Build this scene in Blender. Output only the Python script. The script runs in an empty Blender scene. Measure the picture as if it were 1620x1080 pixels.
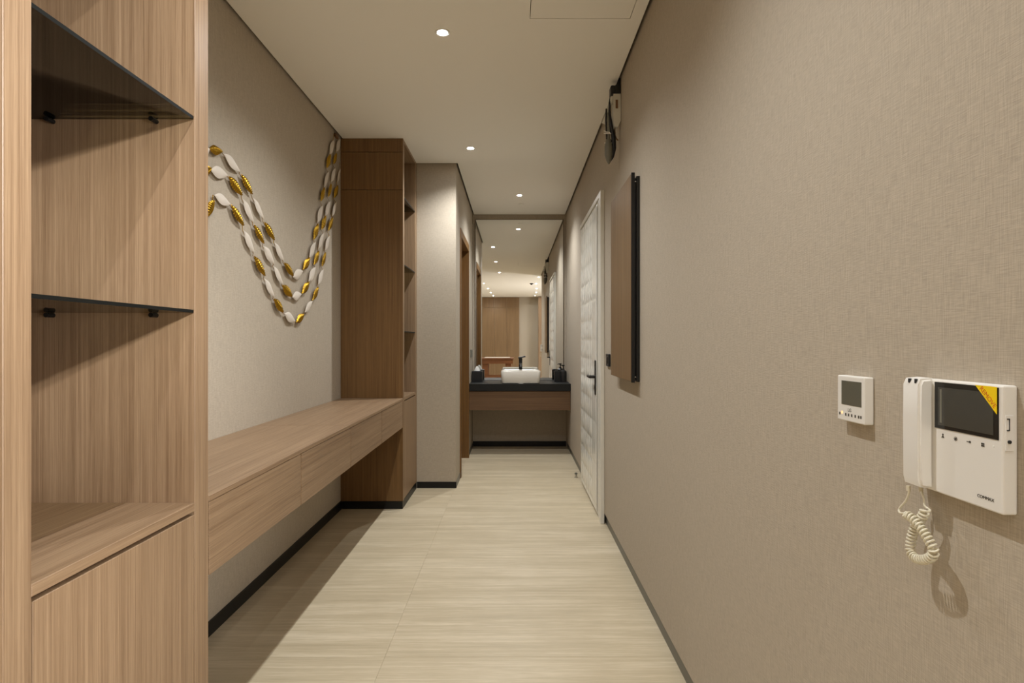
import bpy, bmesh, math, random
from mathutils import Vector, Matrix
random.seed(7)
C = bpy.context.scene.collection
PI = math.pi

# ------------------------------------------------------------------ camera, world, exposure
F, VX, VY = 900.0, 814.0, 541.0          # focal length and vanishing point in pixels of a 1620 x 1080 frame
CAM_Z, UP = 1.25, 1.5275
CEIL = CAM_Z + UP                        # 2.7775
cam = bpy.data.cameras.new('camera'); cam_o = bpy.data.objects.new('camera', cam); C.objects.link(cam_o)
cam.sensor_width = 36.0; cam.lens = F / 1620 * 36
cam.shift_x = -(VX - 810) / 1620; cam.shift_y = (VY - 540) / 1620
cam.clip_start = 0.02; cam.clip_end = 60
cam_o.location = (0, 0, CAM_Z); cam_o.rotation_euler = (PI / 2, 0, 0)
sc = bpy.context.scene
sc.camera = cam_o
w = bpy.data.worlds.new('world'); sc.world = w; w.use_nodes = True
w.node_tree.nodes['Background'].inputs[0].default_value = (0.9, 0.85, 0.78, 1)
w.node_tree.nodes['Background'].inputs[1].default_value = 0.02
sc.view_settings.view_transform = 'Standard'; sc.view_settings.look = 'None'
sc.view_settings.exposure = 0.0; sc.view_settings.gamma = 1.0
sc.view_settings.use_curve_mapping = False
sc.cycles.max_bounces = 10; sc.cycles.diffuse_bounces = 6
sc.cycles.sample_clamp_indirect = 4.0

LAMP_COL = (0.99, 1.02, 1.05)
SPOT_W, SPOT_ANGLE = 86.0, 140           # corridor downlights
FLOOD_W, FLOOD_ANGLE = 32.0, 150         # wide-beam downlights of the room behind the camera
LENS_E = 260.0
WX, WY0, WY1, WZ0, WZ1 = 3.6, -2.7, -.7, .05, 1.75      # added window, unseen, in the room's right wall to light the shelf unit
day = bpy.data.lights.new('added_fill', 'AREA'); day.shape = 'RECTANGLE'; day.size = WZ1 - WZ0 - .1; day.size_y = WY1 - WY0 - .1
day.energy = 115.0; day.color = (1.0, 1.0, 1.04); day.spread = math.radians(150)  # fill light standing in for daylight through the added window
win_fill_o = bpy.data.objects.new('added_fill', day); C.objects.link(win_fill_o)
win_fill_o.location = (WX + .05, (WY0 + WY1) / 2, (WZ0 + WZ1) / 2); win_fill_o.rotation_euler = (0, PI / 2, 0)

# ------------------------------------------------------------------ helpers
WL = {}                                  # world origin of each thing

def srgb(r, g, b):
    f = lambda c: (c / 255) / 12.92 if c <= 10 else (((c / 255) + 0.055) / 1.055) ** 2.4
    return (f(r), f(g), f(b), 1)

def px(x, y, X):                         # point on the plane x = X seen at pixel (x, y)
    K = (x - VX) / X
    return Vector((X, F / K, CAM_Z - (y - VY) / K))

def new_bm(): return bmesh.new()

def box(bm, x0, x1, y0, y1, z0, z1, bev=0.0, seg=2):
    r = bmesh.ops.create_cube(bm, size=1.0)
    vs = r['verts']
    for v in vs:
        v.co = Vector((x0 + (v.co.x + .5) * (x1 - x0), y0 + (v.co.y + .5) * (y1 - y0), z0 + (v.co.z + .5) * (z1 - z0)))
    if bev:
        es = list({e for v in vs for e in v.link_edges})
        bmesh.ops.bevel(bm, geom=es, offset=bev, segments=seg, affect='EDGES', profile=.5)
    return bm

def bx(*a, **k): return box(new_bm(), *a, **k)

def tube(bm, pts, r, n=10, closed=False, caps=True):
    pts = [Vector(p) for p in pts]; N = len(pts); rings = []
    rr = r if isinstance(r, (list, tuple)) else [r] * N
    prev = None
    for i, p in enumerate(pts):
        if closed: t = pts[(i + 1) % N] - pts[i - 1]
        else: t = pts[min(i + 1, N - 1)] - pts[max(i - 1, 0)]
        t.normalize()
        if prev is None:
            u = t.orthogonal().normalized()
        else:
            u = (prev - t * prev.dot(t))
            u = u.normalized() if u.length > 1e-6 else t.orthogonal().normalized()
        prev = u; v = t.cross(u)
        rings.append([bm.verts.new(p + (u * math.cos(2 * PI * k / n) + v * math.sin(2 * PI * k / n)) * rr[i]) for k in range(n)])
    for i in range(N if closed else N - 1):
        a, b = rings[i], rings[(i + 1) % N]
        for k in range(n):
            bm.faces.new((a[k], a[(k + 1) % n], b[(k + 1) % n], b[k]))
    if caps and not closed:
        bm.faces.new(list(reversed(rings[0]))); bm.faces.new(rings[-1])
    return bm

def lathe(bm, prof, c, n=32, axis='z'):  # prof: list of (radius, height)
    c = Vector(c); rings = []
    for r, h in prof:
        ring = []
        for k in range(n):
            a = 2 * PI * k / n
            p = Vector((r * math.cos(a), r * math.sin(a), h))
            if axis == 'x': p = Vector((-p.z, p.x, p.y))
            elif axis == 'y': p = Vector((p.x, -p.z, p.y))
            ring.append(bm.verts.new(c + p))
        rings.append(ring)
    for a, b in zip(rings, rings[1:]):
        for k in range(n):
            bm.faces.new((a[k], a[(k + 1) % n], b[(k + 1) % n], b[k]))
    if prof[0][0] > 1e-5: bm.faces.new(list(reversed(rings[0])))
    if prof[-1][0] > 1e-5: bm.faces.new(rings[-1])
    return bm

def prism(bm, poly, axis, a0, a1):       # polygon in the two remaining axes, extruded along axis
    def P(u, v, a):
        return {'x': (a, u, v), 'y': (u, a, v), 'z': (u, v, a)}[axis]
    lo = [bm.verts.new(P(u, v, a0)) for u, v in poly]; hi = [bm.verts.new(P(u, v, a1)) for u, v in poly]
    n = len(poly)
    for k in range(n): bm.faces.new((lo[k], lo[(k + 1) % n], hi[(k + 1) % n], hi[k]))
    bm.faces.new(list(reversed(lo))); bm.faces.new(hi)
    return bm

def obj(name, bm, mat, parent=None, smooth=False):
    bmesh.ops.remove_doubles(bm, verts=bm.verts, dist=1e-6)
    bmesh.ops.recalc_face_normals(bm, faces=bm.faces)
    loc = WL.get(parent.name, Vector()) if parent else None
    if loc is None:                      # top-level mesh: origin at its base
        xs = [v.co.x for v in bm.verts]; ys = [v.co.y for v in bm.verts]; zs = [v.co.z for v in bm.verts]
        loc = Vector(((min(xs) + max(xs)) / 2, (min(ys) + max(ys)) / 2, min(zs)))
        own = loc
    else: own = None
    bmesh.ops.translate(bm, verts=bm.verts, vec=-loc)
    me = bpy.data.meshes.new(name); bm.to_mesh(me); bm.free()
    if smooth:
        for p in me.polygons: p.use_smooth = True
        try: me.set_sharp_from_angle(angle=math.radians(35))
        except Exception: pass
    me.materials.append(mat)
    o = bpy.data.objects.new(name, me); C.objects.link(o)
    if parent: o.parent = parent
    if own is not None: o.location = own
    WL[o.name] = loc.copy()
    return o

def thing(name, label, cat, loc, group=None):
    o = bpy.data.objects.new(name, None); C.objects.link(o)
    o.location = loc; o.empty_display_size = .05
    o['label'] = label; o['category'] = cat
    if group: o['group'] = group
    WL[o.name] = Vector(loc)
    return o

def tag(o, label, cat, group=None):
    o['label'] = label; o['category'] = cat
    if group: o['group'] = group
    return o

def struct(name, bm, mat, parent=None):
    o = obj(name, bm, mat, parent)
    if not parent: o['kind'] = 'structure'
    return o

def text_bm(s, size, M, ext=.0002, align='CENTER'):
    cu = bpy.data.curves.new('t', 'FONT'); cu.body = s; cu.size = size; cu.extrude = ext
    cu.align_x = align; cu.align_y = 'CENTER'
    t = bpy.data.objects.new('t', cu); C.objects.link(t)
    bpy.context.view_layer.update()
    me = bpy.data.meshes.new_from_object(t)
    bm = new_bm(); bm.from_mesh(me); bmesh.ops.transform(bm, matrix=M, verts=bm.verts)
    bpy.data.objects.remove(t); bpy.data.curves.remove(cu); bpy.data.meshes.remove(me)
    return bm

def facing_left(p, ang=0.0):             # frame of a label on the right-hand wall, read from the corridor
    B = Matrix(((0, 0, -1), (-1, 0, 0), (0, 1, 0))).to_4x4()
    return Matrix.Translation(Vector(p)) @ B @ Matrix.Rotation(ang, 4, 'Z')

# ------------------------------------------------------------------ materials
def mat(name, col, rough=.5, metal=0.0, spec=.5):
    m = bpy.data.materials.new(name); m.use_nodes = True
    b = m.node_tree.nodes['Principled BSDF']
    b.inputs['Base Color'].default_value = col; b.inputs['Roughness'].default_value = rough
    b.inputs['Metallic'].default_value = metal
    b.inputs['Specular IOR Level'].default_value = spec
    return m

def N(m, t, **kw):
    n = m.node_tree.nodes.new(t)
    for k, v in kw.items(): setattr(n, k, v)
    return n

def wood(name, dark, light, axis, rough=.45, fine=240.0):
    """straight-grained oak veneer, grain along the given axis"""
    m = mat(name, light, rough); nt = m.node_tree; L = nt.links.new; b = nt.nodes['Principled BSDF']
    g = N(m, 'ShaderNodeNewGeometry'); oi = N(m, 'ShaderNodeObjectInfo')
    off = N(m, 'ShaderNodeVectorMath', operation='ADD'); comb = N(m, 'ShaderNodeCombineXYZ')
    mul = N(m, 'ShaderNodeMath', operation='MULTIPLY'); mul.inputs[1].default_value = 3.7
    L(oi.outputs['Random'], mul.inputs[0])
    for k in range(3): L(mul.outputs[0], comb.inputs[k])
    L(g.outputs['Position'], off.inputs[0]); L(comb.outputs[0], off.inputs[1])
    def noise(s_across, s_along, detail, rough_=.6):
        mp = N(m, 'ShaderNodeMapping'); s = [s_across] * 3; s['xyz'.index(axis)] = s_along
        mp.inputs['Scale'].default_value = s
        n = N(m, 'ShaderNodeTexNoise'); n.inputs['Scale'].default_value = 1; n.inputs['Detail'].default_value = detail
        n.inputs['Roughness'].default_value = rough_
        L(off.outputs[0], mp.inputs[0]); L(mp.outputs[0], n.inputs['Vector']); return n
    n1 = noise(fine, 2.2, 3); n2 = noise(fine * .28, .8, 3); n3 = noise(fine * 3, 18, 2)
    a1 = N(m, 'ShaderNodeMath', operation='MULTIPLY_ADD'); a1.inputs[1].default_value = .55
    L(n1.outputs['Fac'], a1.inputs[0])
    a0 = N(m, 'ShaderNodeMath', operation='MULTIPLY'); a0.inputs[1].default_value = .45; L(n2.outputs['Fac'], a0.inputs[0])
    L(a0.outputs[0], a1.inputs[2])
    a2 = N(m, 'ShaderNodeMath', operation='MULTIPLY_ADD'); a2.inputs[1].default_value = .25
    L(n3.outputs['Fac'], a2.inputs[0]); L(a1.outputs[0], a2.inputs[2])
    cr = N(m, 'ShaderNodeValToRGB'); e = cr.color_ramp.elements
    e[0].position = .42; e[0].color = dark; e[1].position = .84; e[1].color = light
    L(a2.outputs[0], cr.inputs[0]); L(cr.outputs[0], b.inputs['Base Color'])
    bp = N(m, 'ShaderNodeBump'); bp.inputs['Strength'].default_value = .12; bp.inputs['Distance'].default_value = .0006
    L(n1.outputs['Fac'], bp.inputs['Height']); L(bp.outputs[0], b.inputs['Normal'])
    return m

def fabric_wall(name, col, plane='y'):
    """woven wall covering: short horizontal and vertical threads; plane = the horizontal axis it runs along"""
    m = mat(name, col, .8, spec=.25); nt = m.node_tree; L = nt.links.new; b = nt.nodes['Principled BSDF']
    g = N(m, 'ShaderNodeNewGeometry')
    def noise(s):
        mp = N(m, 'ShaderNodeMapping'); mp.inputs['Scale'].default_value = s
        n = N(m, 'ShaderNodeTexNoise'); n.inputs['Scale'].default_value = 1; n.inputs['Detail'].default_value = 3
        L(g.outputs['Position'], mp.inputs[0]); L(mp.outputs[0], n.inputs['Vector']); return n
    h = noise((45, 45, 620)); v = noise((520, 520, 28)); c = noise((1.3, 1.3, 1.0))
    ad = N(m, 'ShaderNodeMath', operation='ADD'); L(h.outputs['Fac'], ad.inputs[0]); L(v.outputs['Fac'], ad.inputs[1])
    mr = N(m, 'ShaderNodeMapRange'); mr.inputs[1].default_value = .75; mr.inputs[2].default_value = 1.25
    mr.inputs[3].default_value = .87; mr.inputs[4].default_value = 1.10
    L(ad.outputs[0], mr.inputs[0])
    mx = N(m, 'ShaderNodeVectorMath', operation='SCALE'); mx.inputs[0].default_value = col[:3]
    L(mr.outputs[0], mx.inputs['Scale']); L(mx.outputs[0], b.inputs['Base Color'])
    bp = N(m, 'ShaderNodeBump'); bp.inputs['Strength'].default_value = .45; bp.inputs['Distance'].default_value = .0008
    L(ad.outputs[0], bp.inputs['Height']); L(bp.outputs[0], b.inputs['Normal'])
    return m

def floor_mat():
    """vein-cut travertine porcelain: cloudy bands running across the corridor"""
    m = mat('travertine', srgb(205, 192, 165), .42, spec=.35); nt = m.node_tree; L = nt.links.new; b = nt.nodes['Principled BSDF']
    g = N(m, 'ShaderNodeNewGeometry'); oi = N(m, 'ShaderNodeObjectInfo')
    comb = N(m, 'ShaderNodeCombineXYZ'); mul = N(m, 'ShaderNodeMath', operation='MULTIPLY'); mul.inputs[1].default_value = .35
    L(oi.outputs['Random'], mul.inputs[0]); L(mul.outputs[0], comb.inputs[0]); L(mul.outputs[0], comb.inputs[2])
    off = N(m, 'ShaderNodeVectorMath', operation='ADD'); L(g.outputs['Position'], off.inputs[0]); L(comb.outputs[0], off.inputs[1])
    def noise(s, d=3, dist=0.0):
        mp = N(m, 'ShaderNodeMapping'); mp.inputs['Scale'].default_value = s
        n = N(m, 'ShaderNodeTexNoise'); n.inputs['Scale'].default_value = 1; n.inputs['Detail'].default_value = d
        n.inputs['Distortion'].default_value = dist
        L(off.outputs[0], mp.inputs[0]); L(mp.outputs[0], n.inputs['Vector']); return n
    a = noise((.9, 13, 3), 4, .5); c = noise((2.2, 62, 3), 4, .7); d = noise((14, 200, 3), 3, .2); e_ = noise((6, 6, 3), 3)
    def madd(n, k, prev=None):
        q = N(m, 'ShaderNodeMath', operation='MULTIPLY_ADD'); q.inputs[1].default_value = k
        L(n.outputs['Fac'], q.inputs[0])
        if prev is None: q.inputs[2].default_value = 0
        else: L(prev.outputs[0], q.inputs[2])
        return q
    s = madd(e_, .12, madd(d, .22, madd(c, .38, madd(a, .40))))
    cr = N(m, 'ShaderNodeValToRGB'); e = cr.color_ramp.elements
    e[0].position = .38; e[0].color = srgb(176, 161, 133)
    e[1].position = .70; e[1].color = srgb(209, 195, 168)
    k = cr.color_ramp.elements.new(.55); k.color = srgb(191, 176, 147)
    L(s.outputs[0], cr.inputs[0]); L(cr.outputs[0], b.inputs['Base Color'])
    mr = N(m, 'ShaderNodeMapRange'); mr.inputs[3].default_value = .36; mr.inputs[4].default_value = .52
    L(c.outputs['Fac'], mr.inputs[0]); L(mr.outputs[0], b.inputs['Roughness'])
    bp = N(m, 'ShaderNodeBump'); bp.inputs['Strength'].default_value = .08; bp.inputs['Distance'].default_value = .001
    L(c.outputs['Fac'], bp.inputs['Height']); L(bp.outputs[0], b.inputs['Normal'])
    return m

OAK_D, OAK_L = srgb(114, 88, 63), srgb(162, 135, 105)
M = {}
M['wood_z'] = wood('oak_vertical', OAK_D, OAK_L, 'z')
M['wood_y'] = wood('oak_lengthwise', OAK_D, OAK_L, 'y')
M['wood_x'] = wood('oak_crosswise', OAK_D, OAK_L, 'x')
M['wood_mid_z'] = wood('mid_oak_vertical', srgb(98, 74, 46), srgb(138, 110, 76), 'z')
M['wood_shaded_x'] = wood('shaded_oak_crosswise', srgb(84, 60, 38), srgb(120, 90, 62), 'x')  # vanity oak, the missing front light put in as darker tones
M['wood_shaded_z'] = wood('shaded_oak_vertical', srgb(92, 64, 32), srgb(134, 100, 58), 'z')  # oak with the shade on the camera-facing panel put into its colour
M['wood_warm'] = wood('door_oak', srgb(88, 60, 24), srgb(128, 90, 44), 'z')
M['wood_table'] = wood('table_wood', srgb(92, 54, 28), srgb(140, 90, 52), 'x')
M['wall'] = fabric_wall('wall_covering', srgb(178, 166, 148))
M['plaster'] = mat('plaster', srgb(166, 155, 138), .85, spec=.2)
M['ceiling'] = mat('ceiling_paint', srgb(244, 241, 233), .9, spec=.15)
M['base'] = mat('black_skirting', srgb(20, 20, 19), .4, spec=.3)
M['base_lit'] = mat('lit_skirting', srgb(84, 82, 72), .35, spec=.5)  # skirting where lamps hit it, their light put into the colour
M['grout'] = mat('grout', srgb(178, 165, 138), .9)
M['floor'] = floor_mat()
M['stone'] = mat('black_stone', srgb(28, 29, 28), .45, spec=.3)
M['ceramic'] = mat('white_ceramic', srgb(226, 222, 212), .12)
M['black'] = mat('black_metal', srgb(16, 16, 16), .35, spec=.5)
M['black_plastic'] = mat('black_plastic', srgb(24, 24, 25), .4)
M['steel'] = mat('steel', srgb(200, 200, 198), .25, 1.0)
M['gold'] = mat('gold_leaf', srgb(172, 134, 44), .36, 1.0)
M['white_leaf'] = mat('white_leaf', srgb(212, 202, 188), .8, spec=.2)
M['plastic'] = mat('white_plastic', srgb(226, 222, 214), .32)
M['plastic_side'] = mat('grey_white_plastic', srgb(206, 203, 190), .4)
M['screen'] = mat('screen_black', srgb(20, 19, 17), .12)
M['screen_in'] = mat('screen_glass', srgb(62, 61, 55), .10)
M['lcd'] = mat('lcd', srgb(92, 90, 78), .15)
M['yellow'] = mat('yellow_sticker', srgb(240, 205, 10), .4)
M['red'] = mat('red_ink', srgb(206, 96, 20), .5)
M['ink'] = mat('grey_ink', srgb(70, 66, 60), .5)
M['cord'] = mat('cream_cord', srgb(216, 208, 184), .4)
M['mirror'] = mat('mirror_silver', (.93, .935, .92, 1), .0, 1.0)
M['white_paint'] = mat('white_door_paint', srgb(222, 218, 206), .3)
M['tissue'] = mat('tissue', srgb(235, 235, 230), .9)
M['grey_cable'] = mat('grey_cable', srgb(112, 110, 98), .45)
M['brass'] = mat('brown_tip', srgb(110, 78, 50), .5)

def emissive(name, col, s):
    m = bpy.data.materials.new(name); m.use_nodes = True; nt = m.node_tree; nt.nodes.clear()
    e = nt.nodes.new('ShaderNodeEmission'); e.inputs[0].default_value = (*col, 1); e.inputs[1].default_value = s
    o = nt.nodes.new('ShaderNodeOutputMaterial'); nt.links.new(e.outputs[0], o.inputs[0]); return m
M['lens'] = emissive('lamp_lens', LAMP_COL, LENS_E)
M['led'] = emissive('orange_led', (1, .55, .25), 1.6)

def smoked_glass(tint=(.52, .51, .42, 1)):
    """thin tinted sheet: straight-through tinted light plus a clear surface reflection"""
    m = bpy.data.materials.new('smoked_glass'); m.use_nodes = True; nt = m.node_tree; nt.nodes.clear()
    tr = nt.nodes.new('ShaderNodeBsdfTransparent'); tr.inputs[0].default_value = tint
    gl = nt.nodes.new('ShaderNodeBsdfGlossy'); gl.inputs['Roughness'].default_value = .02
    fr = nt.nodes.new('ShaderNodeFresnel'); fr.inputs[0].default_value = 1.5
    mx = nt.nodes.new('ShaderNodeMixShader'); o = nt.nodes.new('ShaderNodeOutputMaterial')
    nt.links.new(fr.outputs[0], mx.inputs[0]); nt.links.new(tr.outputs[0], mx.inputs[1]); nt.links.new(gl.outputs[0], mx.inputs[2])
    nt.links.new(mx.outputs[0], o.inputs[0]); return m
M['glass'] = smoked_glass()
M['pane'] = smoked_glass((.98, .98, .98, 1)); M['pane'].name = 'added_pane'
M['glass_edge'] = mat('glass_edge', srgb(14, 15, 13), .5, spec=.2)

def wrap_mat():
    m = mat('protective_film', srgb(232, 230, 220), .14, spec=.8); nt = m.node_tree; L = nt.links.new
    b = nt.nodes['Principled BSDF']
    g = N(m, 'ShaderNodeNewGeometry'); mp = N(m, 'ShaderNodeMapping'); mp.inputs['Scale'].default_value = (6, 9, 4)
    n = N(m, 'ShaderNodeTexNoise'); n.inputs['Scale'].default_value = 1; n.inputs['Detail'].default_value = 4; n.inputs['Distortion'].default_value = 1.6
    L(g.outputs['Position'], mp.inputs[0]); L(mp.outputs[0], n.inputs['Vector'])
    bp = N(m, 'ShaderNodeBump'); bp.inputs['Strength'].default_value = .3; bp.inputs['Distance'].default_value = .006
    L(n.outputs['Fac'], bp.inputs['Height']); L(bp.outputs[0], b.inputs['Normal'])
    return m
M['film'] = wrap_mat()

# ------------------------------------------------------------------ the shell
XL, XR, XL2 = -1.305, .619, -.502        # left wall, right wall, left wall beyond the pier
Y_UNIT0, Y_UNIT1 = .930, 1.555           # near shelf unit
Y_CAB0, Y_CAB1 = 4.265, 4.873            # far shelf unit, pier behind it
Y_BACK = 6.83
XF = -.8365                              # face of the joinery
RX0, RX1, RY0 = -3.3, 3.6, -5.7          # the room behind the camera
TOP = 2.95

fl = struct('floor', bx(RX0 - .1, RX1 + .1, RY0 - .1, 7.2, -.12, -.002), M['grout'])
tile_bm = bx(-.5994, .5994, -.2994, .2994, -.008, 0, bev=.0003, seg=1)
tile0 = None
ys = []; y = 5.26
while y > RY0 - .1: y -= .6
while y < 7.0: ys.append(y); y += .6
for j, y0 in enumerate(ys):
    for i in range(-3, 4):
        cx = -.515 + .6 + i * 1.2; cy = y0 + .3
        if cx < RX0 - .5 or cx > RX1 + .5: continue
        if cy > 1.2 and not (-1.9 < cx < 1.2): continue
        if tile0 is None:
            t = obj('tile', tile_bm, M['floor'], fl); tile0 = t
            t.location = Vector((cx, cy, 0)) + WL['floor'] * 0
            # mesh was shifted by the floor origin: put it back to its own centre
            for v in t.data.vertices: v.co += WL['floor']
        else:
            t = tile0.copy(); C.objects.link(t); t.parent = fl
        t.location = Vector((cx, cy, 0)) - WL['floor']

# ceiling: a plasterboard sheet that stops short of the walls, leaving a shadow gap
G = .016
HX0, HX1, HY0, HY1 = .072, .547, 2.19, 2.69
cb = new_bm()
zc = CEIL; zt = CEIL + .012
box(cb, RX0 + G, RX1 - G, RY0 + G, .55 - G, zc, zt)
box(cb, RX0 + G, XR - G, .55 - G, .93 + .0, zc, zt)
box(cb, XL + G, HX0, .93, Y_CAB1 - G, zc, zt)
box(cb, HX1, XR - G, .93, Y_CAB1 - G, zc, zt)
box(cb, HX0, HX1, .93, HY0, zc, zt)
box(cb, HX0, HX1, HY1, Y_CAB1 - G, zc, zt)
box(cb, XL2 + G, XR - G, Y_CAB1 - G, Y_BACK - G, zc, zt)
struct('ceiling', cb, M['ceiling'])
hatch = obj('access_hatch', bx(HX0 + .003, HX1 - .003, HY0 + .003, HY1 - .003, zc + .0005, zt), M['ceiling'])
tag(hatch, 'square flush access panel in the ceiling above the right wall', 'access panel')
struct('trim_1', bx(RX0 - .12, RX1 + .12, RY0 - .12, 7.2, TOP, TOP + .08), M['plaster'])

# walls
struct('wall_right', bx(XR, XR + .13, .55, Y_BACK + .1, .072, TOP), M['wall'])
struct('baseboard_right', bx(XR + .012, XR + .13, .552, Y_BACK, 0, .072), M['base_lit'])
struct('wall_left', bx(XL - .12, XL, .95, Y_CAB1, 0, TOP), M['wall'])
struct('baseboard_left', bx(XL, XL + .010, Y_UNIT1, Y_CAB0, 0, .060), M['base'])
pier = new_bm()
box(pier, XL - .12, XL2, Y_CAB1, 5.27, 0, TOP)
box(pier, XL2 - .16, XL2, 5.27, 6.147, 2.24, TOP)
box(pier, XL2 - .16, XL2, 6.147, Y_BACK + .1, 0, TOP)
struct('wall_pier', pier, M['wall'])
struct('baseboard_pier', bx(XF + .002, XL2 + .004, Y_CAB1 - .004, Y_CAB1 + .01, 0, .055), M['base'])
bl = new_bm()
box(bl, XL2 - .001, XL2 + .004, Y_CAB1 + .01, 5.25, 0, .055)
box(bl, XL2 - .001, XL2 + .004, 6.18, Y_BACK, 0, .055)
struct('baseboard_passage', bl, M['base_lit'])
struct('wall_back', bx(XL2 - .16, XR + .13, Y_BACK, Y_BACK + .12, 0, TOP), M['wall'])
struct('baseboard_back', bx(XL2 + .004, XR, Y_BACK - .012, Y_BACK, 0, .062), M['base'])
# room behind the camera, seen in the mirror
struct('wall_room_left', bx(RX0 - .12, RX0, RY0, 1.07, 0, TOP), M['plaster'])
rw = new_bm()
box(rw, RX1, RX1 + .12, RY0, WY0, 0, TOP); box(rw, RX1, RX1 + .12, WY1, .67, 0, TOP)
box(rw, RX1, RX1 + .12, WY0, WY1, 0, WZ0); box(rw, RX1, RX1 + .12, WY0, WY1, WZ1, TOP)
struct('wall_room_right', rw, M['plaster'])
win = new_bm()
for a_, b_ in ((WY0, WY0 + .05), (WY1 - .05, WY1), ((WY0 + WY1) / 2 - .02, (WY0 + WY1) / 2 + .02)): box(win, RX1 + .07, RX1 + .11, a_, b_, WZ0, WZ1)
box(win, RX1 + .07, RX1 + .11, WY0, WY1, WZ0, WZ0 + .05); box(win, RX1 + .07, RX1 + .11, WY0, WY1, WZ1 - .05, WZ1)
wn = struct('added_window_1', win, M['base'])  # frame of the added window, out of view
obj('pane', bx(RX1 + .088, RX1 + .094, WY0 + .05, WY1 - .05, WZ0 + .05, WZ1 - .05), M['pane'], wn)
struct('wall_partition_left', bx(RX0, XL - .12, .95, 1.07, 0, TOP), M['wall'])
struct('wall_partition_right', bx(XR + .13, RX1, .55, .67, 0, TOP), M['wall'])
struct('wall_room_end', bx(RX0 - .12, RX1 + .12, RY0 - .12, RY0, 0, TOP), M['plaster'])

# wood panelling at the end of the room, seen in the mirror
pan = thing('wall_panelling', 'tall oak wardrobe panels on the far wall seen in the mirror', 'panelling', (-.55, RY0, 0))
for k in range(3):
    a = -1.10 + k * .42
    obj('panel', bx(a + .002, a + .418, RY0 + .003, RY0 + .03, .06, 2.42), M['wood_mid_z'], pan)
    obj('panel', bx(a + .002, a + .418, RY0 + .003, RY0 + .03, 2.424, 2.76), M['wood_mid_z'], pan)
col = thing('timber_column', 'slim oak column on the bright side of the far room in the mirror', 'column', (.95, -5.4, 0))
obj('face', bx(.79, 1.12, -5.5, -5.3, .06, 2.76, bev=.003), M['wood_z'], col)
obj('plinth', bx(.80, 1.11, -5.49, -5.31, .0, .06), M['base'], col)

# chunky table behind the camera, reflected in the mirror
tb = thing('dining_table', 'brown wooden table with block legs reflected low in the mirror', 'table', (-.47, -1.75, 0))
obj('table_top', bx(-.92, -.02, -2.15, -1.30, .80, .83, bev=.004), M['wood_table'], tb)
obj('apron', bx(-.90, -.04, -2.12, -1.33, .68, .80), M['wood_table'], tb)
for (a, b_) in ((-.85, -2.08), (-.85, -1.52), (-.24, -2.08), (-.24, -1.52)):
    obj('leg', bx(a, a + .15, b_, b_ + .15, 0, .68, bev=.004), M['wood_table'], tb)
obj('stretcher', bx(-.70, -.24, -1.49, -1.40, .30, .38), M['wood_table'], tb)
tray = obj('tray', bx(-.80, -.12, -2.0, -1.45, .83, .842, bev=.004), M['white_leaf'])
tag(tray, 'pale flat tray lying on the reflected wooden table', 'tray')

# ------------------------------------------------------------------ downlights
def downlight(x, y, label, group=None, flood=False):
    t = thing('ceiling_downlight', label, 'downlight', (x, y, CEIL), group)
    b = new_bm()
    prof = [(.0235, .0005), (.0235, -.0012), (.027, -.0035), (.034, -.004), (.0365, -.001), (.0365, .0)]
    b2 = lathe(b, prof, (x, y, CEIL), 40)
    for f in [f for f in b2.faces if len(f.verts) > 4]: b2.faces.remove(f)
    obj('trim_ring', b2, M['white_paint'], t, smooth=True)
    obj('lens', lathe(new_bm(), [(.0235, -.0005), (.0235, -.0012), (.018, -.0018)], (x, y, CEIL), 32), M['lens'], t)
    ld = bpy.data.lights.new('downlight_beam', 'SPOT'); ld.energy = FLOOD_W if flood else SPOT_W; ld.color = LAMP_COL
    ld.spot_size = math.radians(FLOOD_ANGLE if flood else SPOT_ANGLE); ld.spot_blend = 1.0; ld.shadow_soft_size = .009
    lo = bpy.data.objects.new('beam', ld); C.objects.link(lo); lo.parent = t; lo.location = (0, 0, -.014)

downlight(-.355, 2.806, 'round recessed downlight nearest the camera, at the top of the ceiling')
downlight(-.346, 4.48, 'round recessed downlight in front of the tall far cabinet')
downlight(.05, 5.92, 'small round recessed downlight above the washbasin end of the corridor')
downlight(-.33, 1.13, 'round recessed downlight over the near shelf unit, seen in the mirror')
GL = 'room downlights seen in the mirror'
for x, y, s in ((-.80, -1.18, 'first downlight of the left row in the mirrored room'),
                (-.76, -2.58, 'second downlight of the left row in the mirrored room'),
                (-.73, -3.9, 'third downlight of the left row in the mirrored room'),
                (-.70, -5.1, 'last downlight of the left row in the mirrored room'),
                (.57, .25, 'first downlight of the right row in the mirrored room'),
                (.56, -1.27, 'second downlight of the right row in the mirrored room'),
                (.63, -2.6, 'third downlight of the right row in the mirrored room'),
                (.66, -3.8, 'fourth downlight of the right row in the mirrored room'),
                (.67, -5.1, 'last downlight of the right row in the mirrored room')):
    downlight(x, y, s, GL, True)
k = 0
for x in (-2.3, 2.2):  # unseen side rows, added to brighten the room
    for y in (-.2, -1.9, -3.6, -5.0):
        k += 1
        downlight(x, y, ('first', 'second', 'third', 'fourth')[(k - 1) % 4] + ' added downlight along the unseen ' + ('left' if x < 0 else 'right') + ' side of the room behind the camera', 'added side downlights of the room', True)

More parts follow.
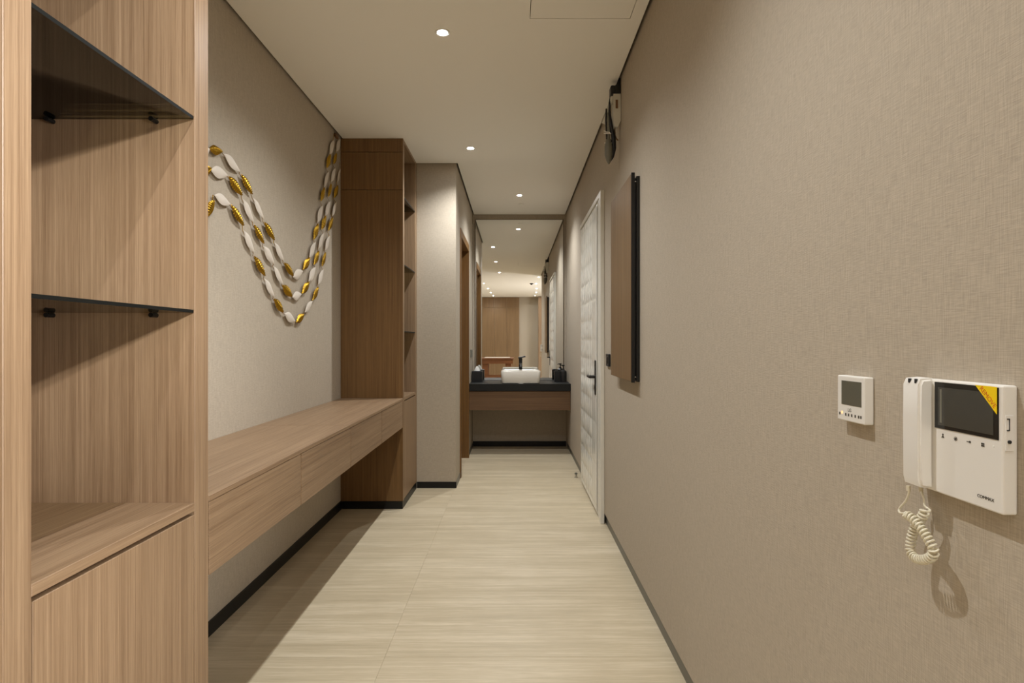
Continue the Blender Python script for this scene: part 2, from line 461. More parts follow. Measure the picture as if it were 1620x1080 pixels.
# added spotlights, unseen behind the camera, to brighten the near shelf unit
FILL_SPOT_W = 500.0
for (sx, sy, tz, which) in ((1.85, -2.05, 1.75, 'inner'), (2.15, -2.05, 1.05, 'outer')):
    t = thing('added_spotlight', which + ' one of two added fill spotlights, unseen behind the camera, aimed at the shelves', 'spotlight', (sx, sy, CEIL), 'spotlights behind the camera')
    tgt = Vector((-1.05, 1.40, tz)); o0 = Vector((sx, sy, CEIL - .10)); dr = (tgt - o0).normalized()
    obj('mount', lathe(new_bm(), [(.045, 0), (.045, -.015), (.012, -.02), (.010, -.07)], (sx, sy, CEIL), 20), M['black'], t)
    obj('housing', tube(new_bm(), [o0 - dr * .05, o0 + dr * .06, o0 + dr * .075], [.034, .036, .037], 24), M['black'], t)
    obj('lens', tube(new_bm(), [o0 + dr * .0755, o0 + dr * .077], [.030, .030], 24), M['lens'], t)
    ld = bpy.data.lights.new('fill_spot_beam', 'SPOT'); ld.energy = FILL_SPOT_W; ld.color = (1.0, 1.0, 1.0)
    ld.spot_size = math.radians(22); ld.spot_blend = .8; ld.shadow_soft_size = .05
    lo = bpy.data.objects.new('beam', ld); C.objects.link(lo); lo.parent = t
    lo.location = (o0 + dr * .14) - Vector((sx, sy, CEIL)); lo.rotation_euler = dr.to_track_quat('-Z', 'Y').to_euler()

spr = thing('sprinkler_cap', 'tiny white round cap in the ceiling just before the mirror', 'sprinkler', (.074, 6.29, CEIL))
obj('cap', lathe(new_bm(), [(.022, 0), (.022, -.003), (.016, -.006)], (.074, 6.29, CEIL), 24), M['ceiling'], spr)
obj('rim', lathe(new_bm(), [(.032, 0), (.032, -.0015), (.023, -.0015)], (.074, 6.29, CEIL), 24), M['plastic'], spr)
smk = thing('smoke_detector', 'small dark round detector among the mirrored ceiling lights', 'smoke detector', (.44, -1.18, CEIL))
obj('base', lathe(new_bm(), [(.05, 0), (.05, -.012), (.045, -.016)], (.44, -1.18, CEIL), 28), M['black_plastic'], smk)
obj('sensor', lathe(new_bm(), [(.03, -.016), (.026, -.034), (.012, -.038)], (.44, -1.18, CEIL), 24), M['black_plastic'], smk)

# ------------------------------------------------------------------ near shelf unit
def GE(g, zg):                           # polished edge of a glass shelf reads almost black
    ya, yb = (.9872, 1.4875) if g.parent.name == 'shelf_unit' else (4.3165, 4.7935)
    e = bx(XF - .0032, XF - .0026, ya, yb, zg, zg + .008)
    obj('polished_edge', e, M['glass_edge'], g)

def clip(u, x, y, z):                    # little black clamp holding a glass shelf to the panel behind (facing -y)
    b = new_bm()
    tube(b, [(x, y, z - .0065), (x, y - .024, z - .0065)], .0062, 16)
    return obj('shelf_clip', b, M['black'], u)

ZT = .830
DZ = CEIL - .001
u = thing('shelf_unit', 'tall open oak shelf unit with dark glass shelves filling the left foreground', 'shelf unit', (-1.07, 1.24, 0))
obj('side_panel', bx(XL + .002, XF, Y_UNIT0, .9857, 0, DZ, bev=.0012, seg=1), M['wood_z'], u)
obj('side_panel', bx(XL + .002, XF, 1.489, Y_UNIT1 - .001, 0, DZ, bev=.0012, seg=1), M['wood_z'], u)
obj('back_panel', bx(XL + .002, XL + .012, .9857, 1.489, .05, DZ - .02), M['wood_z'], u)
obj('top_board', bx(XL + .012, XF, .9857, 1.489, 2.755, DZ), M['wood_y'], u)
obj('counter_board', bx(XL + .012, XF - .0005, .9858, 1.4889, ZT - .022, ZT, bev=.0008, seg=1), M['wood_y'], u)
obj('cabinet_door', bx(XF - .020, XF - .0005, .9885, 1.4862, .058, ZT - .031, bev=.0008, seg=1), M['wood_z'], u)
obj('cabinet_box', bx(XL + .012, XF - .024, .9858, 1.4889, .058, ZT - .024), M['wood_warm'], u)
obj('plinth', bx(XL + .012, XF - .012, .9858, 1.4889, 0, .055), M['base'], u)
for zg in (1.3265, 1.8325, 2.345):
    g = obj('glass_shelf', bx(XL + .014, XF - .003, .9872, 1.4875, zg, zg + .008, bev=.0006, seg=1), M['glass'], u)
    g['label'] = 'smoked glass shelf'
    GE(g, zg)
    for cx in (-1.207, -.937): clip(u, cx, 1.4885, zg)

# ------------------------------------------------------------------ floating console with four drawers
cn = thing('floating_console', 'long wall-hung oak console with drawers between the two shelf units', 'console', (-1.07, 2.91, .612))
ZB = .612
obj('top_board', bx(XL + .001, XF + .001, Y_UNIT1, 2.8730, ZT - .016, ZT, bev=.001, seg=1), M['wood_y'], cn)
obj('top_board', bx(XL + .001, XF + .001, 2.8770, Y_CAB0 - .001, ZT - .016, ZT, bev=.001, seg=1), M['wood_y'], cn)
cb_ = bx(XL + .001, XF - .060, Y_UNIT1, Y_CAB0 - .001, ZB + .02, ZT - .018)
box(cb_, XL + .001, XF - .024, Y_UNIT1, Y_CAB0 - .001, ZB + .001, ZB + .017)
obj('carcass', cb_, M['wood_shaded_z'], cn)  # carcass takes the shaded oak, darkening the drawer gaps
for k in range(4):
    y0 = Y_UNIT1 + .677 * k; y1 = min(y0 + .677, Y_CAB0 - .001)
    obj('drawer', bx(XF - .020, XF - (.0005 if k != 1 else .0), y0 + (.006 if k == 0 else .0045), y1 - .0045, ZB - .001, ZT - .0178, bev=.001, seg=1), M['wood_y'], cn)

# ------------------------------------------------------------------ far shelf unit
v = thing('tall_cabinet', 'floor-to-ceiling oak cabinet at the far end of the floating console', 'cabinet', (-1.07, 4.57, 0))
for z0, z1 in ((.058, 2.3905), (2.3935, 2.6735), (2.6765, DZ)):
    obj('side_panel', bx(XL + .002, XF, Y_CAB0, 4.311, z0, z1, bev=.001, seg=1), M['wood_shaded_z'], v)['label'] = 'side panel with shade painted into the oak'
obj('edge_strip', bx(XF - .0012, XF + .0004, Y_CAB0 + .0008, 4.3115, .058, DZ), M['wood_z'], v)['label'] = 'pale edge strip'
obj('side_panel', bx(XL + .002, XF, 4.795, Y_CAB1 - .001, .058, DZ, bev=.001, seg=1), M['wood_z'], v)
obj('back_panel', bx(XL + .002, XL + .012, 4.315, 4.795, .058, DZ - .02), M['wood_z'], v)
obj('top_board', bx(XL + .012, XF, 4.315, 4.795, 2.755, DZ), M['wood_y'], v)
obj('counter_board', bx(XL + .012, XF - .0005, 4.3152, 4.7948, ZT - .022, ZT, bev=.0008, seg=1), M['wood_y'], v)
obj('cabinet_door', bx(XF - .020, XF - .0005, 4.317, 4.7925, .062, ZT - .031, bev=.0008, seg=1), M['wood_z'], v)
obj('cabinet_box', bx(XL + .012, XF - .024, 4.3152, 4.7948, .058, ZT - .024), M['wood_warm'], v)
pl = obj('plinth', bx(XL + .012, XF - .002, Y_CAB0 - .002, Y_CAB1 - .006, 0, .057), M['base'], v)
pl['label'] = 'black plinth'
for zg in (1.3265, 1.8325, 2.345):
    g = obj('glass_shelf', bx(XL + .014, XF - .003, 4.3165, 4.7935, zg, zg + .008, bev=.0006, seg=1), M['glass'], v)
    g['label'] = 'smoked glass shelf'
    GE(g, zg)
    for cx in (-1.207, -.937): clip(v, cx, 4.7945, zg)

# ------------------------------------------------------------------ leaf garland on the left wall
def leaf_mesh(gold):
    bm = new_bm(); nu, nv = (71, 11) if gold else (21, 9)
    rows = []
    for i in range(nu):
        s = i / (nu - 1); hw = .5 * .34 * (math.sin(PI * s) ** 1.0) * (1.0 + .10 * math.sin(PI * 2 * s))
        row = []
        for j in range(nv):
            t = -1 + 2 * j / (nv - 1)
            h = (.085 if gold else .04) * (1 - t * t) * math.sin(PI * s) ** .5
            if gold:
                rib = math.sin((s * 10 - abs(t) * .9) * 2 * PI)
                h += .026 * rib * min(1, (1 - abs(t)) * 3 + .35) * math.sin(PI * s) ** .5
                h -= .035 * math.exp(-(t / .16) ** 2) * math.sin(PI * s) ** .5
            row.append(bm.verts.new((s, t * hw, h)))
        rows.append(row)
    for a, b in zip(rows, rows[1:]):
        for j in range(nv - 1): bm.faces.new((a[j], a[j + 1], b[j + 1], b[j]))
    r = bmesh.ops.solidify(bm, geom=list(bm.faces), thickness=.014)
    bmesh.ops.remove_doubles(bm, verts=bm.verts, dist=1e-5)
    bmesh.ops.recalc_face_normals(bm, faces=bm.faces)
    me = bpy.data.meshes.new('leaf_mesh'); bm.to_mesh(me); bm.free()
    for p in me.polygons: p.use_smooth = True
    me.materials.append(M['gold'] if gold else M['white_leaf'])
    return me
GX = XL + .016
A = [(30,165,97,180,1),(103,190,180,275,0),(183,285,238,383,1),(242,398,293,500,0),(293,512,343,600,1),(343,610,388,700,0),
     (387,705,432,770,1),(430,775,478,745,0),(478,740,510,680,1),(508,683,538,608,0),(528,598,550,520,1),(547,515,572,435,0),
     (562,415,580,348,1),(578,348,600,275,0),(590,258,608,190,1),(605,192,625,125,0)]
B = [(38,265,122,292,0),(124,295,190,388,1),(192,403,245,517,0),(244,525,293,617,1),(290,627,343,715,0),(338,722,384,812,0),
     (378,812,427,868,1),(427,870,472,855,0),(473,853,507,795,1),(505,795,538,727,0),(530,717,553,648,1),(551,640,577,565,0),
     (566,550,586,482,1),(583,483,608,415,0),(597,395,612,330,1),(612,322,632,258,0),(622,240,637,185,1),(637,178,655,118,0)]
D = [(57,385,135,430,0),(135,430,197,532,1),(197,553,248,662,0),(245,673,298,770,1),(295,782,343,870,0),(338,875,385,943,1),
     (390,948,442,985,0),(445,990,483,948,1),(486,942,523,888,0),(523,885,550,820,1),(550,810,575,737,0),(567,725,585,655,1),
     (583,648,605,578,0),(598,555,618,490,1),(617,485,637,418,0),(625,400,643,338,1),(641,325,656,260,0)]
HID = [((2.41,2.07),(2.30,1.99),0),((2.29,1.98),(2.22,1.86),1),((2.42,1.99),(2.30,1.93),1),((2.29,1.92),(2.20,1.80),0),
       ((2.44,1.86),(2.36,1.76),1),((2.35,1.75),(2.27,1.64),0)]
gar = thing('leaf_garland', 'wall garland of white and gold leaves hanging in swags on the left wall', 'wall decoration', (XL, 3.3, 1.5))
gm, wm = leaf_mesh(True), leaf_mesh(False)
def leaf(P, Q, gold):
    P = Vector(P); Q = Vector(Q); d = Q - P; L_ = d.length; d.normalize()
    nrm = Vector((1, 0, 0)); tl = .10 * random.uniform(-1, 1)
    side = nrm.cross(d); 
    R = Matrix((d, side, nrm)).transposed().to_4x4() @ Matrix.Rotation(tl, 4, 'X')
    o = bpy.data.objects.new('leaf', gm if gold else wm); C.objects.link(o); o.parent = gar
    o.matrix_local = Matrix.Translation(P - Vector(gar.location)) @ R @ Matrix.Diagonal((L_, L_, L_, 1))
    o['label'] = 'gold ribbed leaf' if gold else 'white leaf'
strands = []
for S in (A, B, D):
    pts = []
    for (a, b, c, d, g) in S:
        P = px(320 + a / 3, 180 + b / 3, GX); Q = px(320 + c / 3, 180 + d / 3, GX)
        leaf(P, Q, g); pts += [P, Q]
    strands.append(pts)
for (p, q, g) in HID: leaf((GX, *p), (GX, *q), g)
for s_i, pts in enumerate(strands):
    end = Vector((GX, pts[-1].y + .02, CEIL - .03)) if s_i < 2 else pts[-1] + Vector((0, .005, .05))
    h = [HID[0][0], HID[2][0], HID[4][0]][s_i]
    b = tube(new_bm(), [Vector((XL + .010, h[0], h[1]))] + [p + Vector((-.006, 0, 0)) for p in pts] + [end + Vector((-.006, 0, 0))], .0014, 6)
    obj('wire', b, M['gold'], gar)
obj('hook', bx(XL + .0015, XL + .02, 4.10, 4.16, CEIL - .045, CEIL - .02, bev=.003), M['brass'], gar)

# ------------------------------------------------------------------ wood-lined doorway on the left past the pier
d1 = struct('door_1', bx(XL2 - .14, XL2 - .10, 5.29, 6.127, .008, 2.22), M['wood_warm'])
fr = new_bm()
box(fr, XL2 - .16, XL2 + .011, 5.255, 5.285, 0, 2.27)
box(fr, XL2 - .16, XL2 + .011, 6.132, 6.16, 0, 2.27)
box(fr, XL2 - .16, XL2 + .011, 5.285, 6.132, 2.225, 2.27)
obj('door_frame', fr, M['wood_warm'], d1)
fa = new_bm()
box(fa, XL2 + .0, XL2 + .010, 5.225, 5.255, 0, 2.30); box(fa, XL2 + .0, XL2 + .010, 6.16, 6.175, 0, 2.30)
box(fa, XL2 + .0, XL2 + .010, 5.255, 6.16, 2.27, 2.30)
obj('architrave', fa, M['wood_warm'], d1)
ls = thing('light_switch', 'grey double wall switch beside the wood-lined doorway', 'switch', (XL2, 6.58, 1.16))
obj('plate', bx(XL2 + .0005, XL2 + .010, 6.46, 6.66, 1.075, 1.165, bev=.002), M['grey_cable'], ls)
for yy in (6.51, 6.61): obj('rocker', bx(XL2 + .010, XL2 + .014, yy - .03, yy + .03, 1.085, 1.155, bev=.001), M['grey_cable'], ls)

# ------------------------------------------------------------------ washbasin end
mr = thing('mirror', 'large frameless mirror above the black washbasin counter', 'mirror', (.06, 6.805, .80))
obj('mirror_glass', bx(-.466, .583, 6.806, 6.811, .795, 2.712), M['mirror'], mr)
fb = obj('frame', bx(-.469, .586, 6.811, Y_BACK - .0005, .793, 2.716), M['black'], mr)
ct = obj('counter', bx(XL2 + .001, XR - .001, 6.25, 6.8055, .715, .792, bev=.002), M['stone'])
tag(ct, 'black stone counter slab below the mirror', 'counter')
vc = thing('vanity_cabinet', 'wall-hung oak drawer cabinet beneath the black stone counter', 'cabinet', (.06, 6.5, .502))
obj('carcass', bx(XL2 + .001, XR - .001, 6.285, Y_BACK - .013, .508, .714), M['wood_shaded_x'], vc)
obj('drawer', bx(XL2 + .003, XR - .003, 6.262, 6.284, .502, .708, bev=.001, seg=1), M['wood_shaded_x'], vc)

def basin():
    t = thing('washbasin', 'white rectangular vessel basin on the black counter', 'washbasin', (.07, 6.46, .792))
    b = new_bm(); x0, x1, y0, y1, z0, z1 = -.151, .289, 6.268, 6.655, .7925, .929
    def ring(ins, z, r, n=6):
        out = []
        X0, X1, Y0, Y1 = x0 + ins, x1 - ins, y0 + ins, y1 - ins
        for (cx, cy, a0) in ((X1 - r, Y1 - r, 0), (X0 + r, Y1 - r, 90), (X0 + r, Y0 + r, 180), (X1 - r, Y0 + r, 270)):
            for k in range(n + 1):
                a = math.radians(a0 + 90 * k / n); out.append(b.verts.new((cx + r * math.cos(a), cy + r * math.sin(a), z)))
        return out
    R = [ring(.022, z0, .03), ring(.012, z0 + .006, .035), ring(.004, z0 + .05, .035), ring(0, z1 - .006, .032), ring(.003, z1, .03),
         ring(.013, z1, .028), ring(.017, z1 - .006, .028), ring(.030, z0 + .05, .05), ring(.07, z0 + .025, .06), ring(.17, z0 + .018, .02)]
    for p, q in zip(R, R[1:]):
        for k in range(len(p)): b.faces.new((p[k], p[(k + 1) % len(p)], q[(k + 1) % len(p)], q[k]))
    b.faces.new(list(reversed(R[0]))); b.faces.new(R[-1])
    obj('bowl', b, M['ceramic'], t, smooth=True)
    obj('drain', lathe(new_bm(), [(.024, .0), (.024, .004), (.018, .006)], (.069, 6.46, .811), 24), M['steel'], t)
    obj('base_chip', bx(.045, .095, 6.262, 6.268, .7925, .798, bev=.001), M['ceramic'], t)
basin()
fc = thing('tap', 'tall black lever tap standing behind the white basin', 'tap', (.072, 6.70, .792))
obj('body', lathe(new_bm(), [(.026, 0), (.026, .006), (.019, .010), (.019, .245), (.021, .25), (.021, .262)], (.072, 6.70, .792), 28), M['black'], fc, smooth=True)
obj('spout', tube(new_bm(), [(.072, 6.69, .995), (.072, 6.63, .990), (.072, 6.57, .978), (.072, 6.565, .968)], [.016, .015, .014, .013], 14), M['black'], fc, smooth=True)
hb = new_bm(); tube(hb, [(.072, 6.70, 1.054), (.072, 6.70, 1.066)], .016, 20)
tube(hb, [(.045, 6.705, 1.064), (.085, 6.70, 1.069), (.130, 6.69, 1.080)], [.006, .0055, .005], 10)
obj('lever', hb, M['black'], fc, smooth=True)

tbx = thing('tissue_box', 'black cube tissue box at the left end of the counter', 'tissue box', (-.43, 6.62, .792))
obj('case', bx(-.492, -.372, 6.56, 6.68, .7925, .915, bev=.003), M['black_plastic'], tbx)
b = new_bm(); n = 14
cen = Vector((-.432, 6.62, 0)); rings = []
for (r, z) in ((.030, .9155), (.026, .930), (.018, .950), (.006, .968)):
    rings.append([b.verts.new((cen.x + r * math.cos(2 * PI * k / n) * (1 + .25 * math.sin(3 * k)) + (z - .9155) * -.1, cen.y + r * .5 * math.sin(2 * PI * k / n), z + .004 * math.sin(5 * k))) for k in range(n)])
for p, q in zip(rings, rings[1:]):
    for k in range(n): b.faces.new((p[k], p[(k + 1) % n], q[(k + 1) % n], q[k]))
b.faces.new(rings[-1]); b.faces.new(list(reversed(rings[0])))
obj('tissue', b, M['tissue'], tbx, smooth=True)
tmb = thing('tumbler', 'black square tumbler beside the soap dispenser on the counter', 'tumbler', (.495, 6.62, .792))
tb_ = new_bm(); box(tb_, .462, .528, 6.585, 6.651, .7925, .915, bev=.003)
obj('cup', tb_, M['black_plastic'], tmb)
obj('rim', lathe(new_bm(), [(.024, .0), (.026, .003), (.022, .004)], (.495, 6.618, .915), 24), M['black'], tmb)
sd = thing('soap_dispenser', 'black soap dispenser bottle with pump at the right wall', 'soap dispenser', (.565, 6.59, .792))
obj('bottle', lathe(new_bm(), [(.037, 0), (.040, .004), (.040, .105), (.036, .122), (.022, .134), (.014, .138), (.014, .150)], (.565, 6.59, .7925), 28), M['black_plastic'], sd, smooth=True)
pb = new_bm(); tube(pb, [(.565, 6.59, .942), (.565, 6.59, .975)], .006, 12); box(pb, .550, .580, 6.575, 6.605, .972, .988, bev=.003)
tube(pb, [(.56, 6.59, .981), (.538, 6.585, .980), (.530, 6.583, .972)], [.006, .005, .004], 10)
obj('pump', pb, M['black'], sd, smooth=True)

# ------------------------------------------------------------------ white door in the right wall
d2 = struct('door_2', bx(.596, XR - .0005, 4.085, 5.056, .012, 2.25, bev=.002, seg=1), M['white_paint'])
fr = new_bm()
box(fr, .591, XR - .0005, 3.913, 3.985, 0, 2.298, bev=.002, seg=1)
box(fr, .598, XR - .0005, 3.985, 4.072, 0, 2.27, bev=.001, seg=1)
box(fr, .591, XR - .0005, 3.985, 5.13, 2.262, 2.298, bev=.002, seg=1)
box(fr, .598, XR - .0005, 5.066, 5.13, 0, 2.262, bev=.002, seg=1)
obj('door_frame', fr, M['white_paint'], d2)
# crinkled protective film with a tuck every 30 cm
fb_ = new_bm(); ny, nz = 60, 220; y0, y1, z0, z1 = 4.10, 5.045, .02, 2.24
from mathutils import noise as mn
grid = []
for i in range(ny + 1):
    row = []
    for j in range(nz + 1):
        yy = y0 + (y1 - y0) * i / ny; zz = z0 + (z1 - z0) * j / nz
        e = min(i, ny - i, j, nz - j); k = min(1, e / 2)
        pz = ((zz - .06) % .151) / .151; py = ((yy - 4.33) % .119) / .119
        if yy > 4.33:                            # quilted pillows
            h = .011 * (math.sin(PI * pz) * math.sin(PI * py)) ** .6
            h += abs(mn.noise(Vector((yy * 11, zz * 9, 1.3)))) * .007
        else:                                    # flatter strip by the handle, one tuck every 30 cm
            pz = ((zz - .06) % .302) / .302
            h = .006 * math.sin(PI * pz) ** .35 * min(1, (4.335 - yy) * 60)
            h += abs(mn.noise(Vector((yy * 7, zz * 5, 4.3)))) * .003
        row.append(fb_.verts.new((.595 - .002 - h * k * .8, yy, zz)))
    grid.append(row)
for i in range(ny):
    for j in range(nz): fb_.faces.new((grid[i][j], grid[i][j + 1], grid[i + 1][j + 1], grid[i + 1][j]))
pf = obj('protective_film', fb_, M['film'], d2, smooth=False)
for p in pf.data.polygons: p.use_smooth = True
pf['label'] = 'crinkled white protective film'
dh = obj('door_handle', bx(.583, .589, 4.118, 4.158, .868, 1.118, bev=.002), M['black'], d2)
dh['label'] = 'black lever handle on a long backplate'
lv = new_bm(); tube(lv, [(.585, 4.138, .998), (.548, 4.138, .998)], .011, 14)
tube(lv, [(.552, 4.130, .998), (.546, 4.16, .998), (.546, 4.25, .998)], [.011, .010, .009], 14)
obj('lever', lv, M['black'], dh, smooth=True)

# small switch between door and wood panel
sw = thing('wall_switch', 'small black rounded wall switch between the white door and oak panel', 'switch', (XR, 3.72, 1.13))
obj('plate', bx(.605, XR - .0005, 3.66, 3.775, 1.092, 1.173, bev=.005), M['black_plastic'], sw)
obj('button', bx(.602, .606, 3.69, 3.745, 1.11, 1.155, bev=.002), M['black'], sw)

# ------------------------------------------------------------------ oak panel hung on the right wall
hp = thing('hanging_panel', 'upright oak board on black metal rails hung on the right wall', 'wall panel', (.597, 3.1, 1.055))
obj('board', bx(.575, .589, 2.815, 3.394, 1.055, 2.081, bev=.0012, seg=1), M['wood_mid_z'], hp)
obj('rail', bx(.5765, .594, 2.806, 2.8145, 1.050, 2.087, bev=.001, seg=1), M['black'], hp)
obj('rail', bx(.6015, XR - .0005, 2.806, 2.90, 1.054, 2.070, bev=.001, seg=1), M['black'], hp)
obj('web', bx(.590, XR - .0005, 2.822, 3.38, 1.068, 2.062), M['black'], hp)
for zz in (2.045, 1.078):
    obj('screw', lathe(new_bm(), [(.0035, -.001), (.0045, .002), (.003, .004)], (.598, 2.82, zz), 14, axis='y'), M['steel'], hp)

# ------------------------------------------------------------------ cable bundle hanging from the ceiling gap
cbn = thing('cable_bundle', 'bundle of cables and a white adapter dangling from the ceiling edge', 'cable bundle', (.58, 3.32, CEIL))
obj('adapter', prism(new_bm(), [(.574, 2.69), (.617, 2.69), (.617, 2.535), (.600, 2.50), (.580, 2.50), (.574, 2.54)], 'y', 3.30, 3.36), M['plastic_side'], cbn)['label'] = 'white adapter box'
obj('rating_label', bx(.586, .600, 3.2985, 3.30, 2.605, 2.655), M['brass'], cbn)
pb = new_bm(); box(pb, .585, .6165, 3.30, 3.37, 2.69, 2.745, bev=.004)
prism(pb, [(.590, 2.745), (.6165, 2.745), (.6165, 2.785), (.606, 2.785)], 'y', 3.31, 3.36)
box(pb, .558, .588, 3.30, 3.36, 2.685, 2.742, bev=.008)
obj('plug', pb, M['black_plastic'], cbn)
obj('tube', tube(new_bm(), [(.574, 3.33, 2.69), (.566, 3.335, 2.66), (.552, 3.345, 2.61), (.540, 3.35, 2.575), (.527, 3.36, 2.54)], [.011, .011, .011, .013, .015], 12), M['plastic_side'], cbn, smooth=True)
obj('cable', tube(new_bm(), [(.566, 3.34, 2.70), (.556, 3.33, 2.65), (.555, 3.32, 2.58), (.566, 3.32, 2.50), (.578, 3.32, 2.44), (.580, 3.32, 2.38), (.570, 3.32, 2.33), (.558, 3.33, 2.305)], [.006, .006, .008, .011, .014, .014, .011, .004], 10), M['black_plastic'], cbn, smooth=True)
obj('cable', tube(new_bm(), [(.537, 3.33, 2.615), (.535, 3.33, 2.55), (.538, 3.33, 2.48), (.541, 3.33, 2.41)], .005, 10), M['black_plastic'], cbn, smooth=True)
obj('cable', tube(new_bm(), [(.548, 3.33, 2.59), (.551, 3.325, 2.52), (.551, 3.325, 2.45), (.550, 3.325, 2.40)], .009, 10), M['grey_cable'], cbn, smooth=True)
obj('grey_loop', tube(new_bm(), [(.549, 3.325, 2.43), (.548, 3.32, 2.39), (.549, 3.32, 2.34), (.550, 3.32, 2.305), (.551, 3.32, 2.288)], [.016, .023, .023, .013, .003], 16), M['grey_cable'], cbn, smooth=True)
for zc_, xc in ((2.47, .548), (2.415, .552)):
    obj('cable_tie', tube(new_bm(), [(xc + .024 * math.cos(a), 3.328 + .016 * math.sin(a), zc_ + .006 * math.sin(a)) for a in [2 * PI * k / 20 for k in range(20)]], .0028, 6, closed=True), M['plastic'], cbn)
obj('cable_tie', tube(new_bm(), [(.526, 3.34, 2.49), (.536, 3.32, 2.475), (.552, 3.31, 2.47), (.560, 3.31, 2.46)], .003, 6), M['plastic'], cbn)
obj('cable', tube(new_bm(), [(.586, 3.33, 2.50), (.588, 3.33, 2.46), (.596, 3.33, 2.44), (.607, 3.33, 2.43)], .004, 8), M['brass'], cbn, smooth=True)

# ------------------------------------------------------------------ door stop
ds = thing('door_stop', 'tiny metal door stop on the floor beside the white door', 'door stop', (.568, 5.26, 0))
obj('base', lathe(new_bm(), [(.016, 0), (.016, .004), (.010, .006), (.009, .030)], (.568, 5.26, 0), 20), M['steel'], ds, smooth=True)
obj('bumper', lathe(new_bm(), [(.013, .030), (.013, .040), (.010, .044)], (.568, 5.26, 0), 20), M['grey_cable'], ds)

# ------------------------------------------------------------------ thermostat
th = thing('thermostat', 'small square white room thermostat with a grey display', 'thermostat', (XR, 1.02, 1.107))
obj('housing', bx(.6017, XR - .0005, .979, 1.060, 1.107, 1.189, bev=.002), M['plastic'], th)
obj('display', bx(.6010, .6020, .9865, 1.046, 1.1365, 1.180, bev=.0003, seg=1), M['lcd'], th)
obj('logo', text_bm('LG', .0085, facing_left((.6015, 1.0215, 1.1275))), M['ink'], th)
ico = [1.052, 1.033, 1.0245, 1.0150, 1.0045, .9945, .988]
for q in ico:
    obj('button', bx(.6012, .6018, q - .0019, q + .0019, 1.1165, 1.1215, bev=.0002, seg=1), M['ink'], th)
obj('indicator', lathe(new_bm(), [(.0028, 0), (.0028, .0006), (.001, .0010)], (.6017, 1.0445, 1.1215), 14, axis='x'), M['led'], th)

# ------------------------------------------------------------------ video door phone
ip = thing('video_intercom', 'white video door phone with handset and black screen', 'intercom', (XR, .775, 1.037))
obj('body', bx(.600, XR - .0005, .699, .856, 1.037, 1.1965, bev=.0022), M['plastic'], ip)
scn = obj('screen', bx(.5990, .6002, .7045, .8115, 1.1285, 1.1935, bev=.0003, seg=1), M['screen'], ip)
obj('display', bx(.5986, .5992, .7115, .8045, 1.1335, 1.1865), M['screen_in'], scn)
obj('screen_logo_strip', bx(.5983, .5987, .797, .8005, 1.137, 1.184), M['grey_cable'], scn)
st = obj('sticker', prism(new_bm(), [(.7055, 1.1945), (.7385, 1.1945), (.7055, 1.1605)], 'x', .5978, .5983), M['yellow'], ip)
st['label'] = 'yellow corner sticker reading REMOVE'
ang = -math.atan2(.034, .033)
obj('sticker_text', text_bm('REMOVE', .0085, facing_left((.5977, .7185, 1.1805), ang), ext=.0001), M['red'], st)
def icon(kind, y, z=1.1185):
    b = new_bm(); x0, x1 = .5994, .5999
    if kind == 'person':
        lathe(b, [(.0013, 0), (.0013, .0005)], (.5999, y, z + .0022), 12, axis='x'); prism(b, [(y - .0026, z - .0022), (y + .0026, z - .0022), (y, z + .0014)], 'x', x0, x1)
    elif kind == 'sun':
        lathe(b, [(.0017, 0), (.0017, .0005)], (.5999, y, z), 12, axis='x')
        for k in range(8):
            a = k * PI / 4; c_, s_ = math.cos(a), math.sin(a)
            box(b, x0, x1, y + c_ * .0026 - .0004, y + c_ * .0026 + .0004, z + s_ * .0026 - .0004, z + s_ * .0026 + .0004)
    elif kind == 'key':
        box(b, x0, x1, y - .001, y + .0036, z - .0004, z + .0004); lathe(b, [(.0015, 0), (.0015, .0005)], (.5999, y - .0018, z), 12, axis='x')
    else:
        for i in (-1, 1):
            for j in (-1, 1): box(b, x0, x1, y + i * .0013 - .001, y + i * .0013 + .001, z + j * .0013 - .001, z + j * .0013 + .001)
    return b
for kk, yy in (('person', .7965), ('sun', .7735), ('key', .751), ('grid', .7286)):
    obj('touch_icon', icon(kk, yy), M['ink'], ip)
obj('indicator', lathe(new_bm(), [(.0013, 0), (.0010, .0006)], (.600, .7125, 1.1195), 12, axis='x'), M['tissue'], ip)
obj('brand_name', text_bm('COMMAX', .0058, facing_left((.5997, .7245, 1.0515))), M['ink'], ip)
# side controls on the near edge
sp = obj('side_control', bx(.6025, .6125, .6978, .6992, 1.116, 1.160, bev=.0004, seg=1), M['plastic'], ip)
sl = new_bm()
box(sl, .6065, .6072, .6970, .6979, 1.142, 1.156); box(sl, .6040, .6072, .6970, .6979, 1.155, 1.1562); box(sl, .6040, .6072, .6970, .6979, 1.141, 1.1422)
obj('slot', sl, M['black_plastic'], sp)
obj('knob', lathe(new_bm(), [(.0022, 0), (.0022, .0014), (.0015, .002)], (.6068, .6978, 1.1275), 14, axis='y'), M['black_plastic'], sp)
# handset
hs = new_bm()
prof = [(.6005, 1.0415), (.590, 1.0400), (.5825, 1.0420), (.580, 1.052), (.5795, 1.10), (.5795, 1.14), (.580, 1.188), (.584, 1.1970), (.6005, 1.1985)]
prism(hs, prof, 'y', .815, .852)
bmesh.ops.remove_doubles(hs, verts=hs.verts, dist=1e-6)
bmesh.ops.bevel(hs, geom=[e for e in hs.edges if abs(e.verts[0].co.y - e.verts[1].co.y) < 1e-6], offset=.0035, segments=3, affect='EDGES')
hd = obj('handset', hs, M['plastic'], ip, smooth=True)
for yy in (.824, .837):
    obj('grille_slot', bx(.5795, .5835, yy - .0012, yy + .0012, 1.1905, 1.1968, bev=.0004, seg=1), M['black_plastic'], hd)
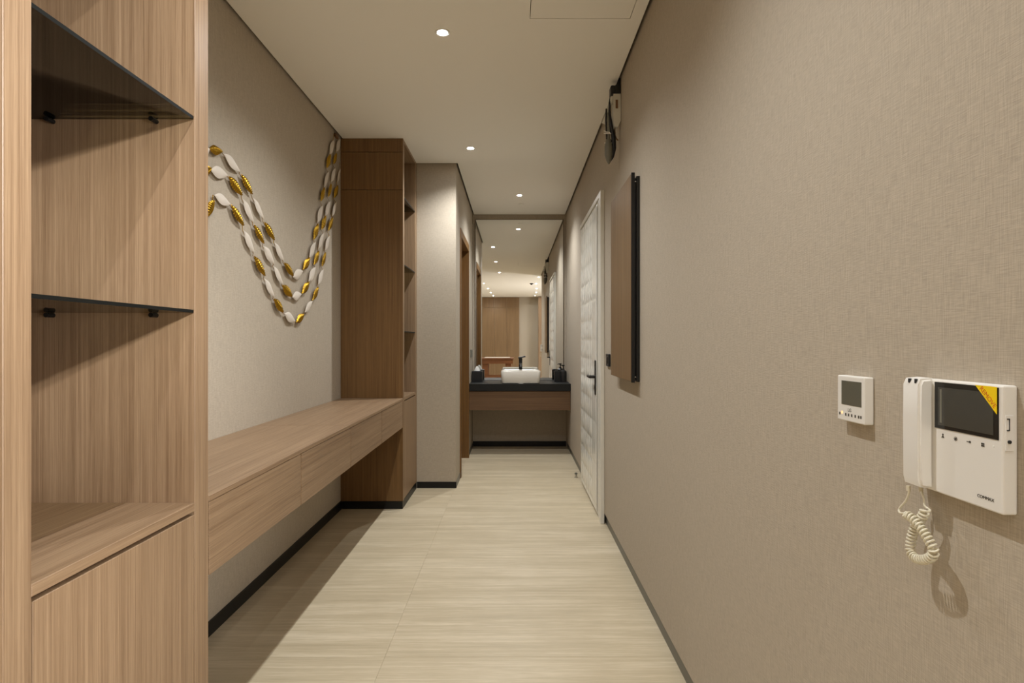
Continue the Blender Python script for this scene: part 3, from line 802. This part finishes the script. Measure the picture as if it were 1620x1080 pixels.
# coiled cord
cx_ = .590
P2 = lambda x, y, X=cx_: px(x, y, X)
core = [(1432, 812), (1446, 822), (1459, 838), (1470, 855), (1477, 870), (1474, 880), (1462, 885), (1449, 883), (1441, 872), (1441, 858), (1444, 844), (1449, 831), (1456, 822), (1462, 812), (1464, 805)]
ctrl = [P2(x, y, .583 + .012 * (i / len(core))) for i, (x, y) in enumerate(core)]
def catmull(P, n):
    out = []
    Q = [P[0] * 2 - P[1]] + P + [P[-1] * 2 - P[-2]]
    for i in range(1, len(Q) - 2):
        for k in range(n):
            t = k / n
            out.append(.5 * ((2 * Q[i]) + (Q[i + 1] - Q[i - 1]) * t + (2 * Q[i - 1] - 5 * Q[i] + 4 * Q[i + 1] - Q[i + 2]) * t * t + (3 * Q[i] - Q[i - 1] - 3 * Q[i + 1] + Q[i + 2]) * t ** 3))
    out.append(Q[-2]); return out
cc = catmull(ctrl, 60)
length = sum((b - a).length for a, b in zip(cc, cc[1:]))
turns = 38; per = 14; tot = turns * per
seg = [0]
for a, b in zip(cc, cc[1:]): seg.append(seg[-1] + (b - a).length)
hel = []; j = 0; prevu = Vector((1, 0, 0))
for q in range(tot + 1):
    s = length * q / tot
    while j < len(seg) - 2 and seg[j + 1] < s: j += 1
    t = (s - seg[j]) / max(1e-9, seg[j + 1] - seg[j]); p = cc[j].lerp(cc[j + 1], t)
    tan = (cc[min(j + 2, len(cc) - 1)] - cc[max(j - 1, 0)]).normalized()
    u_ = Vector((1, 0, 0)); u_ = (u_ - tan * u_.dot(tan)).normalized(); v_ = tan.cross(u_)
    a = 2 * PI * q / per; rad = .0056 if q > per * .5 else .0030
    hel.append(p + (u_ * math.cos(a) + v_ * math.sin(a)) * rad)
lead_in = catmull([P2(1437, 770, .590), P2(1438, 778, .590), P2(1433, 792, .589), P2(1423, 804, .587), P2(1424, 811, .584), hel[0]], 8)
lead_out = catmull([hel[-1], P2(1463, 800, .597), P2(1462, 790, .600), P2(1459, 781, .602), P2(1457, 776, .604)], 8)
b = new_bm(); tube(b, lead_in[:-1] + hel + lead_out[1:], .00155, 7)
obj('coiled_cord', b, M['cord'], ip, smooth=True)
b = new_bm(); tube(b, [P2(1437, 768, .590), P2(1437.5, 776, .590)], .0028, 10); tube(b, [P2(1457, 770, .604), P2(1457, 778, .604)], .0028, 10)
obj('cord_plug', b, M['cord'], ip, smooth=True)
